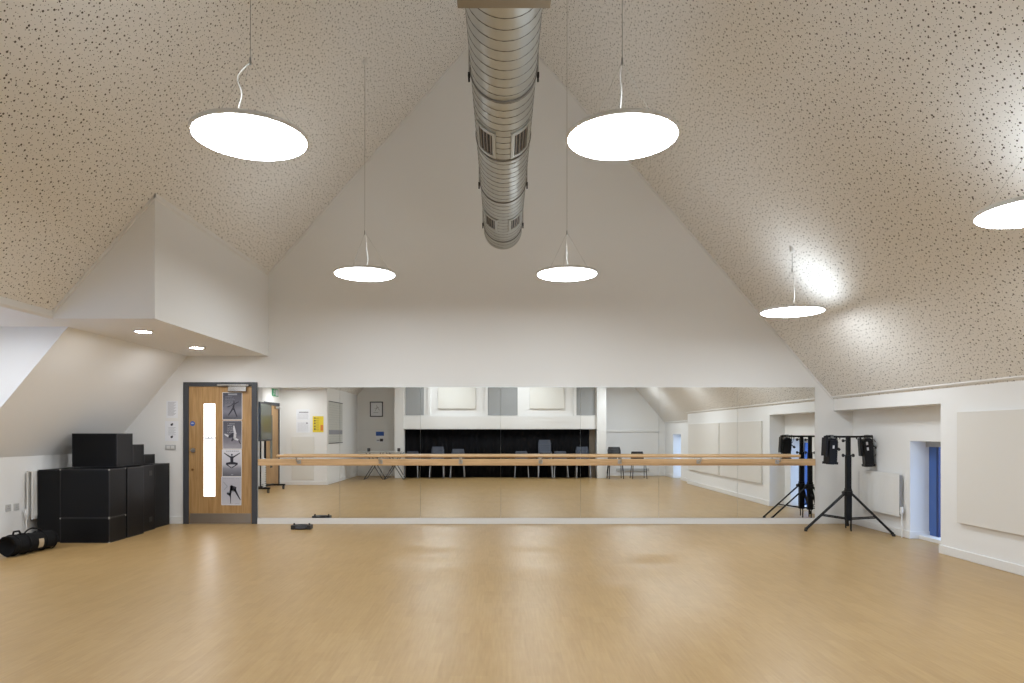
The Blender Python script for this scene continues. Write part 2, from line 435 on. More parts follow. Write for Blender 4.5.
MB().box(gx0, gx1, YF-0.008, YF-0.002, gz0, gz1).build('glass_pane', LITPANE, D)
m = MB()
for i in range(9):
    xx = gx0+0.012+i*(gx1-gx0-0.024)/9
    m.box(xx, xx+0.014, YF-0.0095, YF-0.008, fz(439.2), fz(437.3) if i % 3 else fz(436.8))
m.box(gx0+0.005, gx1-0.005, YF-0.0095, YF-0.008, fz(438.0), fz(437.5))
m.build('glass_marking', INK, D)
MB().box(lx0+0.01, lx1-0.01, yl-0.003, yl, 0.012, fz(513.4)).build('kick_plate', KICK, D, bevel=0.001)
m = MB(); cx, cz = fx(192.4), fz(423.6)
m.cyl((cx, yl, cz), (cx, yl-0.003, cz), 0.038, n=28)
m.box(cx-0.022, cx+0.022, yl-0.0036, yl-0.003, cz-0.004, cz+0.004, 1); m.box(cx-0.015, cx+0.015, yl-0.0036, yl-0.003, cz+0.008, cz+0.014, 1)
m.build('fire_door_disc', [BLUES, PRINTW], D)['label'] = 'round blue fire door notice'
m = MB(); cz = fz(450.3)
m.cyl((cx+.01, yl, cz), (cx+.01, yl-0.012, cz), 0.034, n=24); m.cyl((cx+.01, yl-.012, cz), (cx+.01, yl-0.045, cz), 0.012, n=16)
m.cyl((cx-.02, yl-0.045, cz), (cx+.045, yl-0.045, cz), 0.010, n=12)
m.build('door_handle', STEEL, D)['label'] = 'steel thumb turn'
m = MB(); m.cyl((cx, yl, fz(469.5)), (cx, yl-0.008, fz(469.5)), 0.018, n=20); m.build('lock_cylinder', mat('brass', (0.30, 0.17, 0.07), 0.35, 0.9), D)
m = MB(); m.box(fx(228.8), fx(247.2), yl-0.055, yl, fz(391.8), fz(386.4)); m.build('closer_body', CHROME, D, bevel=0.008)
m = MB(); m.box(fx(218), fx(249.5), YF-0.075, YF-0.03, fz(386.2), fz(384.4)); m.build('closer_arm', CHROME, D, bevel=0.003)

# posters on the door
def poster(px0, px1, py0, py1, label, picmat, shapes, border=0.006, tilt=0.0):
    x0, x1, z0, z1 = fx(px0), fx(px1), fz(py1), fz(py0)
    cx, cz = (x0+x1)/2, (z0+z1)/2; w, h = x1-x0, z1-z0
    m = MB(); y = 0.0
    m.box(-w/2, w/2, -0.0008, 0, 0, h, 0)
    m.box(-w/2+border, w/2-border, -0.0012, -0.0008, border, h-border, 1)
    for mi, pts in shapes:          # polygons in sheet units 0..1
        q = [((u-0.5)*w, -0.0016, v*h) for u, v in pts]; n = len(q)
        q += [(p[0], -0.0012, p[2]) for p in q]
        m.add(q, [tuple(range(n)), tuple(range(2*n-1, n-1, -1))] + [(i, (i+1) % n, (i+1) % n+n, i+n) for i in range(n)], mi)
    o = m.build('poster', [PAPER, picmat, INKD, PRINTW, INK], origin=(0, 0, 0))
    o.location = (cx, yl-0.0035, z0); o.rotation_euler.y = tilt
    return tag(o, label, 'poster', 'dance posters on the door')
def limb(a, b, w0, w1=None):
    a, b = V(a), V(b); w1 = w0 if w1 is None else w1
    d = (b-a).normalized(); n = V((-d.y, d.x))
    return [tuple(a+n*w0), tuple(a-n*w0), tuple(b-n*w1), tuple(b+n*w1)]
def blob(c, rx, ry, n=10): return [(c[0]+rx*math.cos(2*PI*i/n), c[1]+ry*math.sin(2*PI*i/n)) for i in range(n)]
g1 = gradient_print('poster_print_stormy', [(0.0, (0.07, 0.07, 0.09)), (0.3, (0.20, 0.20, 0.24)), (0.6, (0.11, 0.11, 0.14)), (1.0, (0.05, 0.05, 0.07))], zmax=0.42)
g2 = gradient_print('poster_print_smoky', [(0.0, (0.34, 0.33, 0.37)), (0.25, (0.22, 0.21, 0.25)), (0.6, (0.10, 0.10, 0.13)), (1.0, (0.08, 0.08, 0.10))], zmax=0.43)
g3 = gradient_print('poster_print_leap', [(0.0, (0.10, 0.10, 0.12)), (0.3, (0.24, 0.24, 0.28)), (0.45, (0.50, 0.50, 0.56)), (1.0, (0.66, 0.66, 0.72))], zmax=0.41, noise=0.04)
g4 = gradient_print('poster_print_pale', [(0.0, (0.55, 0.55, 0.61)), (0.5, (0.44, 0.44, 0.50)), (1.0, (0.46, 0.46, 0.52))], zmax=0.44, noise=0.06)
def textrow(v, u0, u1, h=0.012, mi=3, n=9):
    out = []; s = (u1-u0)/n
    for i in range(n):
        if random.random() < 0.85: out.append((mi, [(u0+i*s, v), (u0+i*s+s*0.7, v), (u0+i*s+s*0.7, v+h), (u0+i*s, v+h)]))
    return out
sh = textrow(0.93, 0.3, 0.7, 0.02, 4) + [(4, [(0.28, 0.9), (0.74, 0.9), (0.74, 0.96), (0.28, 0.96)])]
for k in range(7): sh += textrow(0.84-0.055*k, 0.15, 0.55+0.04*(k % 3), 0.01, 4)
sh += [(2, blob((0.58, 0.64), 0.035, 0.03)), (2, limb((0.57, 0.61), (0.55, 0.42), 0.05, 0.045)), (2, limb((0.56, 0.56), (0.25, 0.46), 0.022, 0.012)), (2, limb((0.58, 0.56), (0.82, 0.66), 0.022, 0.012)),
       (2, limb((0.54, 0.42), (0.30, 0.16), 0.04, 0.02)), (2, limb((0.56, 0.42), (0.74, 0.10), 0.04, 0.02))]
poster(222.4, 242.2, 392.4, 419.6, 'dark dance poster at the top of the door, topmost of the four posters', g1, sh)
sh = []
for k in range(6): sh += textrow(0.88-0.06*k, 0.25, 0.62, 0.011, 3)
sh += [(3, blob((0.58, 0.78), 0.04, 0.035)), (3, limb((0.58, 0.75), (0.66, 0.50), 0.05, 0.06)), (3, limb((0.64, 0.5), (0.60, 0.36), 0.07, 0.05)), (3, limb((0.6, 0.38), (0.85, 0.30), 0.045, 0.02)),
       (2, limb((0.56, 0.5), (0.30, 0.42), 0.08, 0.04)), (2, limb((0.56, 0.38), (0.46, 0.28), 0.05, 0.03)), (2, limb((0.82, 0.32), (0.92, 0.18), 0.03, 0.02)), (3, limb((0.1, 0.52), (0.3, 0.45), 0.02, 0.04))]
sh += textrow(0.12, 0.2, 0.8, 0.03, 4)
poster(222.6, 242.0, 420.6, 449.0, 'smoky grey dance poster with a crouching pale dancer, second from top on door', g2, sh)
sh = textrow(0.92, 0.12, 0.88, 0.03, 4, 8)
sh += [(2, blob((0.50, 0.80), 0.045, 0.04)), (2, limb((0.50, 0.75), (0.50, 0.52), 0.09, 0.07)), (2, limb((0.46, 0.70), (0.10, 0.87), 0.03, 0.014)), (2, limb((0.54, 0.70), (0.92, 0.87), 0.03, 0.014)),
       (2, limb((0.50, 0.50), (0.20, 0.47), 0.055, 0.035)), (2, limb((0.50, 0.50), (0.80, 0.47), 0.055, 0.035)), (2, limb((0.21, 0.46), (0.47, 0.32), 0.024, 0.014)), (2, limb((0.79, 0.46), (0.49, 0.32), 0.024, 0.014))]
sh += textrow(0.06, 0.42, 0.58, 0.015, 3, 4)
poster(222.0, 241.6, 449.4, 476.6, 'pale dance poster of a leaping dancer with spread arms, third down the door', g3, sh)
sh = textrow(0.93, 0.1, 0.9, 0.012, 4)
sh += [(2, blob((0.50, 0.64), 0.07, 0.06)), (2, limb((0.46, 0.62), (0.74, 0.56), 0.09, 0.08)), (2, limb((0.66, 0.56), (0.96, 0.18), 0.055, 0.018)), (2, limb((0.48, 0.6), (0.44, 0.30), 0.05, 0.03)), (2, limb((0.46, 0.34), (0.47, 0.06), 0.026, 0.014)),
       (4, limb((0.62, 0.55), (0.30, 0.40), 0.06, 0.05)), (2, limb((0.46, 0.36), (0.28, 0.42), 0.05, 0.03)), (4, limb((0.30, 0.66), (0.10, 0.82), 0.02, 0.012)), (4, limb((0.30, 0.66), (0.14, 0.54), 0.02, 0.012))]
sh += textrow(0.05, 0.4, 0.9, 0.012, 4)
poster(221.2, 241.2, 476.8, 505.2, 'pale dance poster of a bending dancer, lowest of the four on the door', g4, sh, tilt=0.006)

# notices and switch left of the door
def notice(name, cx, y, z0, w, h, label, rows, marks=(), base=PAPER, ny=-1, group=None, cat='notice', extra=None, rz=0.0):
    m = MB(); m.box(-w/2, w/2, -0.0015, 0, 0, h)
    for (u0, v, u1, hh, mi) in rows: m.box((u0-.5)*w, (u1-.5)*w, -0.0022, -0.0015, v*h, (v+hh)*h, mi)
    for (u, v, r, mi) in marks: m.add([((p[0]-.5)*w, -0.0024, p[1]*h) for p in blob((u, v), r, r*w/h)], [tuple(range(10))], mi)
    o = m.build(name, [base, INK, INKD, extra or ORANGE, PRINTW], origin=(0, 0, 0), fixn=False)
    o.location = (cx, y, z0); o.rotation_euler.z = rz
    return tag(o, label, cat, group)
rows = [(0.12, 0.92-0.055*k, 0.85-0.1*(k % 3), 0.018, 1) for k in range(15)]
notice('notice', fx(171.4), YF-0.002, fz(418), 0.175, 0.262, 'plain printed sheet left of the door, above the notice with two dark marks', rows, base=PAPER)
rows = [(0.25, 0.66-0.06*k, 0.8-0.1*(k % 2), 0.015, 1) for k in range(7)]
notice('notice', fx(171), YF-0.002, fz(441), 0.205, 0.305, 'white notice with two dark marks left of the door, above the switch plate', rows, [(0.5, 0.82, 0.09, 2), (0.56, 0.86, 0.06, 2), (0.5, 0.2, 0.09, 2), (0.56, 0.24, 0.05, 2)])
S = tag(thing('light_switch', (fx(170), YF, fz(450)), ), 'pale double switch plate on the wall left of the door, under the notices', 'light switch')
MB().box(fx(164.8), fx(175.3), YF-0.012, YF, fz(449.8), fz(444.8)).build('face_plate', PLASTICG, S, bevel=0.003)
for a in (166.3, 170.6): MB().box(fx(a), fx(a+3.2), YF-0.017, YF-0.012, fz(448.7), fz(445.9)).build('rocker', PLASTIC, S, bevel=0.001)

# ---------------------------------------------------------------- mirrors
edges = [258, 339.8, 420.4, 500.8, 580.4, 658.9, 737.5, 815]
names = ['frameless mirror panel right next to the door, first of seven',
         'frameless mirror panel second from the door in the row of seven',
         'frameless mirror panel third from the door, left of the middle one',
         'frameless mirror panel in the very middle of the row of seven',
         'frameless mirror panel fifth from the door, just right of the middle one',
         'frameless mirror panel sixth from the door, next to last on the right',
         'frameless mirror panel at the right end, nearest the black lighting stand']
for i in range(7):
    o = MB().box(fx(edges[i])+0.0015, fx(edges[i+1])-0.0015, YM, YF-0.001, fz(518)+0.0015, fz(387.3)).build('mirror_panel', MIRROR)
    tag(o, names[i], 'mirror', 'wall mirrors behind the barre')

# ---------------------------------------------------------------- barre
B = tag(thing('ballet_barre', (0.5, YM, 0.9)), 'long wooden ballet barre with a flat backing rail running across the mirrors', 'ballet barre')
MB().box(fx(258.3), fx(815), YM-0.026, YM-0.001, fz(465.5), fz(458.9)).build('backing_rail', OAKX, B, bevel=0.004)
m = MB(); zb = 1.048
m.cyl((fx(277)*0.985, 10.315, zb), (fx(800)*0.985, 10.315, zb), 0.0225, n=20)
m.build('round_rail', OAKX, B)
for px in (299.6, 381, 460.8, 540.5, 619.5, 698, 776.5):
    x = fx(px); m = MB()
    m.box(x-0.03, x+0.03, YM-0.034, YM-0.026, 0.925, 0.985)
    m.tube([(x, YM-0.03, 0.955), (x, YM-0.10, 0.955), (x, 10.335, 0.965), (x, 10.315, 0.985), (x, 10.315, 1.03)], 0.009, 10)
    m.cyl((x, 10.315, 1.018), (x, 10.315, 1.028), 0.02, n=14)
    m.build('bracket', STEEL, B)

# ---------------------------------------------------------------- acoustic panels on right wall
for (ya, yb, lab) in ((5.07, 7.60, 'large flat cream acoustic panel on the right wall beside the lighting stand alcove'),
                      (2.40, 4.99, 'cream acoustic panel on the right wall farther from the mirrors, seen in reflection')):
    tag(MB().box(XR-0.04, XR-0.001, ya, yb, 0.40, 1.63).build('acoustic_panel', ACOU, bevel=0.004), lab, 'acoustic panel', 'acoustic panels on the right wall')

# ---------------------------------------------------------------- spiral duct
CX, CZ, R = 0.012, 4.18, 0.25
DU = tag(thing('ventilation_duct', (CX, 6.8, CZ-R)), 'round silver spiral ventilation duct hanging below the roof ridge', 'ventilation duct')
Y0, Y1 = 4.05, 9.40
m = MB(); n = 64; prof = []; pitch = 0.12
m.lathe([(R, Y0), (R, Y1)], (CX, 0, CZ), n=n, axis='Y')
m.disc((CX, Y1, CZ), R, n, axis='Y')
m.build('duct_tube', GALV, DU)
m = MB(); K = 28; turns = int((Y1-Y0+0.05)/pitch)      # lock seam: one helical ridge
path = []
vs = []; w = 0.0034
tot = turns*K
for i in range(tot+1):
    a = 2*PI*i/K; y = Y0-0.12+pitch*i/K
    for dy, rr in ((-w, R-0.001), (-w*0.6, R+0.0035), (w*0.6, R+0.0035), (w, R-0.001)):
        vs.append((CX+rr*math.sin(a), y+dy, CZ-rr*math.cos(a)))
fs = [(4*i+j, 4*i+j+1, 4*i+j+5, 4*i+j+4) for i in range(tot) for j in range(3)]
m.add(vs, fs, 0, True); m.build('spiral_seam', SEAM, DU, fixn=False)
for y in (5.22, 6.36, 7.52, 9.05):
    m = MB(); m.lathe([(R, y-0.012), (R+0.009, y-0.010), (R+0.009, y+0.010), (R, y+0.012)], (CX, 0, CZ), n=n, axis='Y', sm=False)
    m.build('coupling_band', SEAM, DU)
m = MB(); m.lathe([(R, Y1-0.03), (R+0.008, Y1-0.03), (R+0.008, Y1), (R-0.02, Y1+0.004)], (CX, 0, CZ), n=n, axis='Y', sm=False); m.build('end_cap', GALV, DU)
def arcpt(th, r, y): return (CX+r*math.sin(th), y, CZ-r*math.cos(th))
for sgn in (-1, 1):
    for (ya, yb) in ((5.78, 6.30), (8.13, 8.58)):
        t0, t1 = math.radians(15), math.radians(60)
        def patch(m, ta, tb, y0, y1, r0, r1, mi=0, k=8):
            vs = []
            for i in range(k+1):
                th = sgn*(ta+(tb-ta)*i/k)
                vs += [arcpt(th, r1, y0), arcpt(th, r1, y1), arcpt(th, r0, y1), arcpt(th, r0, y0)]
            fs = [(4*i+a, 4*i+(a+1) % 4, 4*i+4+(a+1) % 4, 4*i+4+a) for i in range(k) for a in range(4)] + [(0, 1, 2, 3), (4*k, 4*k+3, 4*k+2, 4*k+1)]
            m.add(vs, fs, mi)
        fr = MB(); bt = math.radians(7); by = 0.05
        patch(fr, t0, t1, ya, ya+by, R-0.002, R+0.014); patch(fr, t0, t1, yb-by, yb, R-0.002, R+0.014)
        patch(fr, t0, t0+bt, ya+by, yb-by, R-0.002, R+0.014); patch(fr, t1-bt, t1, ya+by, yb-by, R-0.002, R+0.014)
        g = fr.build('air_grille', GALV, DU)
        bk = MB(); patch(bk, t0+bt, t1-bt, ya+by, yb-by, R+0.0005, R+0.002); bk.build('grille_opening', DARKRUB, g)
        sl = MB(); 
        nsl = 4
        for i in range(nsl):
            th = t0+bt+(t1-t0-2*bt)*(i+0.5)/nsl
            patch(sl, th-0.018, th+0.018, ya+by, yb-by, R+0.002, R+0.011, k=1)
        sl.build('grille_blades', mat('grille_grey', (0.30, 0.27, 0.24), 0.5, 0.5), g)
for sgn in (-1, 1):
    for y in (5.31, 7.64, 9.12):
        x = CX+sgn*(R+0.018); ztop = (zr(x) if x > XRIDGE else zl(x))
        m = MB(); m.cyl((x, y, CZ-0.01), (x, y, ztop), 0.004, n=8)
        h = m.build('hanger_wire', WIRE, DU)
        m = MB(); m.box(x-0.009, x+0.009, y-0.014, y+0.014, CZ-0.015, CZ+0.02); m.cyl((x, y, CZ-0.05), (x, y, CZ-0.01), 0.008, n=10)
        m.build('hanger_clip', BLACK, h)
m = MB(); m.box(CX-0.275, CX+0.275, 2.9, 4.055, CZ-R-0.010, CZ+0.30)
m.build('plenum_box', PLEN, DU, bevel=0.004)

# ---------------------------------------------------------------- pendants
def make_pendant(label):
    p = thing('pendant_lamp', (0, 0, 0), label, 'pendant lamp', 'round pendant lamps')
    m = MB(); m.lathe([(0.364, -0.002), (0.377, -0.003), (0.380, 0.003), (0.380, 0.018), (0.373, 0.027), (0.325, 0.030), (0.322, 0.024)], n=72)
    m.build('lamp_rim', LEDRIM, p, origin=(0, 0, 0))
    m = MB(); m.lathe([(0.367, 0.002), (0.360, -0.006), (0.345, -0.011), (0.315, -0.014), (0.2, -0.016), (0.0005, -0.0165)], n=72); m.build('diffuser', LEDDN, p, origin=(0, 0, 0))
    m = MB(); m.disc((0, 0, 0.024), 0.325, 72); m.build('upper_diffuser', LEDUP, p, origin=(0, 0, 0))
    m = MB(); m.box(-0.05, 0.05, -0.03, 0.03, 0.026, 0.075); m.cyl((0.02, 0, 0.07), (0.02, 0, 0.10), 0.008, n=10)
    m.build('driver_box', BLACK, p, bevel=0.003, origin=(0, 0, 0))
    return p
def rig(p, x, y, z, gh, sway):
    """wires, cable and ceiling cup depend on the height of the roof above the lamp"""
    top = (zr(x) if x > XRIDGE else zl(x)) - z
    gh = min(gh, top-0.07)
    m = MB(); m.cyl((0, 0, gh), (0, 0, top), 0.0022, n=6); m.cyl((0, 0, gh-0.03), (0, 0, gh+0.02), 0.007, n=8)
    for a in (0.3, 0.3+2*PI/3, 0.3+4*PI/3): m.cyl((0, 0, gh), (0.33*math.cos(a), 0.33*math.sin(a), 0.026), 0.0011, n=5)
    def loc(o): o.parent = p; o.location = (0, 0, 0); return o
    loc(m.build('suspension_wire', WIRE, origin=(0, 0, 0)))
    pts = []
    for i in range(19):
        t = i/18
        pts.append((sway*math.sin(PI*t)*(0.8+0.3*math.sin(9*t))+0.02*(1-t), 0.015*math.sin(7*t), 0.10+(gh-0.10)*t - 0.02*math.sin(PI*t)))
    loc(MB().tube(pts, 0.0042, 8).build('power_cable', CABLE, origin=(0, 0, 0)))
    loc(MB().tube([(0.006, 0, gh), (0.006, 0, top)], 0.0022, 6).build('power_flex', CABLE, origin=(0, 0, 0)))
    s = 1.15
    c = MB().lathe([(0.0, top-0.055), (0.022, top-0.055), (0.032, top-0.04), (0.036, top+0.03)], n=20)
    loc(c.build('ceiling_cup', PLASTIC, origin=(0, 0, 0)))
spots = [(-1.678, 4.555, 3.364, -0.13, 'large round glowing pendant lamp at the upper left of the photo'),
         (0.808, 4.59, 3.381, -0.03, 'large round glowing pendant lamp just right of the silver duct'),
         (3.615, 4.59, 2.887, 0.03, 'round glowing pendant lamp cut off by the right edge of the photo'),
         (-1.695, 8.44, 3.357, 0.03, 'smaller round glowing pendant lamp left of the duct end'),
         (0.803, 8.44, 3.357, -0.02, 'smaller round glowing pendant lamp just right of the duct end'),
         (3.585, 8.44, 2.893, 0.03, 'small round glowing pendant lamp close under the right slope, above the stand'),
         (-1.695, 1.0, 3.364, 0.03, 'round pendant lamp of the row above the photographer, left one'),
         (0.808, 1.0, 3.364, 0.03, 'round pendant lamp of the row above the photographer, middle one'),
         (3.60, 1.0, 2.89, 0.03, 'round pendant lamp of the row above the photographer, right one')]
P0 = make_pendant(spots[0][4])
allp = [P0] + [copy_tree(P0, s[:3], label=s[4]) for s in spots[1:]]
P0.location = spots[0][:3]
for p, s in zip(allp, spots): rig(p, s[0], s[1], s[2], 0.52, s[3])

# recessed downlights under the bulkhead; unseen dormer ones added to brighten the cheek
for (x, y, lab) in ((-4.17, 7.94, 'small recessed downlight under the bulkhead, the left one nearer the camera'), (-4.22, 9.45, 'small recessed downlight under the bulkhead, the right one nearer the door'),
                  (-5.35, 6.55, 'added unseen fill downlight in the flat dormer ceiling, nearest the bulkhead'), (-5.35, 5.05, 'added unseen fill downlight in the flat dormer ceiling, the middle one'), (-5.35, 3.5, 'added unseen fill downlight in the flat dormer ceiling, over the side door')):
    d = thing('downlight', (x, y, 2.58), lab, 'downlight', 'recessed downlights at the left')
    MB().lathe([(0.085, 2.579), (0.115, 2.579), (0.118, 2.574), (0.112, 2.568), (0.085, 2.570)], (x, y, 0), n=36).build('bezel', WHITEM, d)
    MB().disc((x, y, 2.5725), 0.087, 36).build('lens', DLED, d)

# ---------------------------------------------------------------- black stage boxes
def stage_box(x0, x1, y0, y1, z0, z1, label, panels=(), slots=(), corners=True, name='stage_box'):
    b = thing(name, ((x0+x1)/2, (y0+y1)/2, z0), label, 'stage box', 'black stage boxes piled in the left corner')
    MB().box(x0, x1, y0, y1, z0, z1).build('box_shell', BOXM, b, bevel=0.004)
    e = MB(); t = 0.012; o = 0.0025
    for (ax, az) in ((x0, z0), (x0, z1-t), ): pass
    # edge profile on front and side faces
    e.box(x0-o, x1+o, y0-o, y0+t, z1-t, z1+o); e.box(x0-o, x1+o, y0-o, y0+t, z0+0.001, z0+t)
    e.box(x0-o, x0+t, y0-o, y0+t, z0+t, z1-t); e.box(x1-t, x1+o, y0-o, y0+t, z0+t, z1-t)
    e.box(x1-t, x1+o, y0+t, y1+o*0, z1-t, z1+o); e.box(x1-t, x1+o, y0+t, y1, z0+0.001, z0+t)
    e.box(x1-t, x1+o, y1-t, y1, z0+t, z1-t)
    e.build('edge_profile', BOXED, b)
    if corners:
        k = 0.012
        for (x, y, z) in ((x0, y0, z1), (x1, y0, z1), (x1, y1, z1), (x1, y0, z0+k)):
            c = MB(); c.box(x-k if x == x1 else x-0.004, x+0.004 if x == x1 else x+k, y-0.004 if y == y0 else y-k, y+k if y == y0 else y+0.004, z-k, z+0.004 if z == z1 else z)
            c.build('corner_cap', CORNER, b)
    for (sy, sz) in slots:
        MB().box(x1+0.001, x1+0.004, sy-0.045, sy+0.045, sz-0.035, sz+0.035).build('hand_hole', DARKRUB, b, bevel=0.001)
    return b
stage_box(-5.94, -5.615, 8.74, 9.6, 0, 0.925, 'tall narrow black stage box at the left end of the pile, beside the radiator')
stage_box(-5.61, -4.985, 8.67, 9.045, 0, 0.315, 'low black stage box at floor level at the front corner of the pile')
stage_box(-5.61, -4.985, 8.67, 9.045, 0.32, 0.933, 'cube shaped black stage box resting on the low one at the front corner')
stage_box(-5.61, -4.985, 9.09, 9.50, 0, 0.933, 'tall black stage box directly behind the front corner ones of the pile', corners=False)
stage_box(-5.70, -5.045, 9.535, 9.93, 0, 0.937, 'tall black stage box with two hand holes in its side', slots=((9.80, 0.82), (9.80, 0.16)), corners=False)
stage_box(-5.80, -5.085, 9.97, 10.44, 0, 0.935, 'tall black stage box at the back of the pile against the far wall', corners=False)
Z2 = 0.943
stage_box(-5.745, -5.150, 9.13, 9.52, Z2, 1.388, 'large black stage block on top of the pile, the highest step', corners=False)
stage_box(-5.72, -5.150, 9.53, 9.82, Z2, 1.232, 'middle black stage block on top of the pile, one step below the highest', corners=False)
stage_box(-5.70, -5.150, 9.83, 10.13, Z2, 1.082, 'lowest black stage block on top of the pile, next to the far wall', corners=False)

# ---------------------------------------------------------------- radiators and sockets
def radiator(x, y0, y1, z0, z1, side, label, T_=0.105):
    """side=+1: hangs on a wall to the right (+x) of it; x = wall plane"""
    s = side; r = thing('radiator', (x-s*0.06, (y0+y1)/2, 0), label, 'radiator', 'white panel radiators')
    def B(m, a, b, *r_): m.box(min(a, b), max(a, b), *r_)
    m = MB(); B(m, x-s*T_, x-s*(T_-0.013), y0, y1, z0, z1)
    k = int((y1-y0-0.08)/0.034)
    for i in range(k):
        yy = y0+0.05+i*0.034; B(m, x-s*(T_+0.004), x-s*T_, yy, yy+0.018, z0+0.03, z1-0.04)
    m.build('front_panel', WHITEM, r, bevel=0.003)
    m = MB(); B(m, x-s*0.045, x-s*0.030, y0, y1, z0, z1); m.build('rear_panel', WHITEM, r, bevel=0.003)
    m = MB(); B(m, x-s*T_, x-s*0.030, y0, y1, z1-0.002, z1+0.008)
    m.build('top_grille', WHITEM, r)
    for yy in ((y0, y1) if s > 0 else ()):
        m = MB(); a, b = (yy-0.006, yy) if yy == y0 else (yy, yy+0.006)
        B(m, x-s*T_, x-s*0.030, a, b, z0+0.02, z1-0.01); m.build('end_cover', RADEND, r)
    m = MB(); B(m, x-s*0.03, x-s*0.002, y0+0.1, y0+0.13, z0+0.1, z1-0.05); m.build('wall_bracket', WHITEM, r)
    m = MB(); yv = y0-0.035
    m.cyl((x-s*0.055, yv, 0.0), (x-s*0.055, yv, z0+0.055), 0.0075, n=12); m.cyl((x-s*0.055, yv, z0+0.05), (x-s*0.055, y0+0.01, z0+0.05), 0.0075, n=12)
    m.build('supply_pipe', WHITEM, r)
    m = MB(); m.cyl((x-s*0.055, yv, z0+0.03), (x-s*0.055, yv, z0+0.06), 0.014, n=16); m.cyl((x-s*0.055, yv, z0+0.06), (x-s*0.055, yv, z0+0.135), 0.023, 0.020, n=20)
    m.build('thermostat_valve', PLASTIC, r)
    return r
radiator(5.39, 9.15, 10.18, 0.275, 0.84, 1, 'white panel radiator in the right alcove behind the lighting stand', 0.068)
radiator(XL, 8.66, 10.2, 0.30, 0.905, -1, 'white panel radiator on the left wall, mostly hidden by the black stage boxes')
for (y, lab) in ((8.375, 'pale wall socket above the black bag, the left one of two'), (8.515, 'pale wall socket above the black bag, the right one nearer the radiator')):
    s = thing('wall_socket', (XL, y, 0.435), lab, 'wall socket', 'pair of sockets on the left wall')
    MB().box(XL, XL+0.012, y-0.043, y+0.043, 0.435, 0.521).build('face_plate', PLASTICG, s, bevel=0.003)
    m = MB()
    for (a, b) in ((0, 0.018), (-0.014, -0.006), (0.014, -0.006)): m.box(XL+0.012, XL+0.013, y+a-0.003, y+a+0.003, 0.478+b-0.005, 0.478+b+0.005)
    m.build('pin_holes', DARKRUB, s)

# ---------------------------------------------------------------- black holdall on the floor
bag = thing('holdall_bag', (-5.50, 7.95, 0), 'long black cylindrical bag lying on the floor before the stage boxes', 'bag')
m = MB(); n = 40; prof = []
ax0, ax1 = V((-5.56, 7.66, 0.125)), V((-5.49, 8.36, 0.112)); dv = (ax1-ax0).normalized(); sx = dv.cross(V((0, 0, 1))).normalized(); up = sx.cross(dv)
stations = [(0.06, 0.02), (0.035, 0.080), (0.012, 0.098), (0.0, 0.110), (0.012, 0.118), (0.05, 0.119), (0.12, 0.117), (0.20, 0.114), (0.30, 0.118), (0.36, 0.111), (0.44, 0.114), (0.55, 0.108), (0.62, 0.106), (0.66, 0.100), (0.69, 0.08), (0.70, 0.03)]
vs = []
for (t, r) in stations:
    c = ax0 + dv*t
    for i in range(n):
        a = 2*PI*i/n; rr = r*(1+0.03*math.sin(3*a+t*17)+0.018*math.sin(7*a-t*31))
        p = c + sx*rr*math.cos(a) + up*rr*math.sin(a)*0.97; p.z = max(p.z, 0.004); vs.append(p)
k = len(stations)
fs = [(j*n+i, j*n+(i+1) % n, (j+1)*n+(i+1) % n, (j+1)*n+i) for j in range(k-1) for i in range(n)] + [tuple(range(n)), tuple((k-1)*n+i for i in range(n))]
m.add(vs, fs, 0, True); m.build('bag_body', FABRIC, bag)
for t in (0.07, 0.22, 0.47, 0.62):
    c = ax0+dv*t; m = MB(); pts = []
    for i in range(33):
        a = 2*PI*i/32; p = c + sx*0.121*math.cos(a) + up*0.118*math.sin(a); p.z = max(p.z, 0.005); pts.append(p)
    m.tube(pts, 0.006, 6); m.build('strap', FABRICD, bag)
m = MB(); pts = [ax0+dv*0.22+up*0.12+sx*0.03, ax0+dv*0.26+up*0.15+sx*0.03, ax0+dv*0.34+up*0.165+sx*0.02, ax0+dv*0.42+up*0.15+sx*0.03, ax0+dv*0.47+up*0.118+sx*0.03]
m.tube(pts, 0.009, 8); m.build('carry_handle', FABRICD, bag)
m = MB(); m.tube([ax0+dv*0.10+up*0.11+sx*-0.01, ax0+dv*0.10+up*0.150+sx*0.0, ax0+dv*0.15+up*0.155+sx*0.02, ax0+dv*0.17+up*0.115+sx*0.03], 0.012, 8); m.build('buckle', BLACK, bag)
m = MB(); vs = []
for j in range(2):
    for i in range(6):
        a = -0.55+0.9*i/5; vs.append(ax0+dv*(0.335+0.075*j)+sx*0.1225*math.cos(a)+up*0.1205*math.sin(a))
m.add(vs, [(i, i+1, i+7, i+6) for i in range(5)]); m.build('bag_patch', LOGO, bag)['label'] = 'pale worn patch'

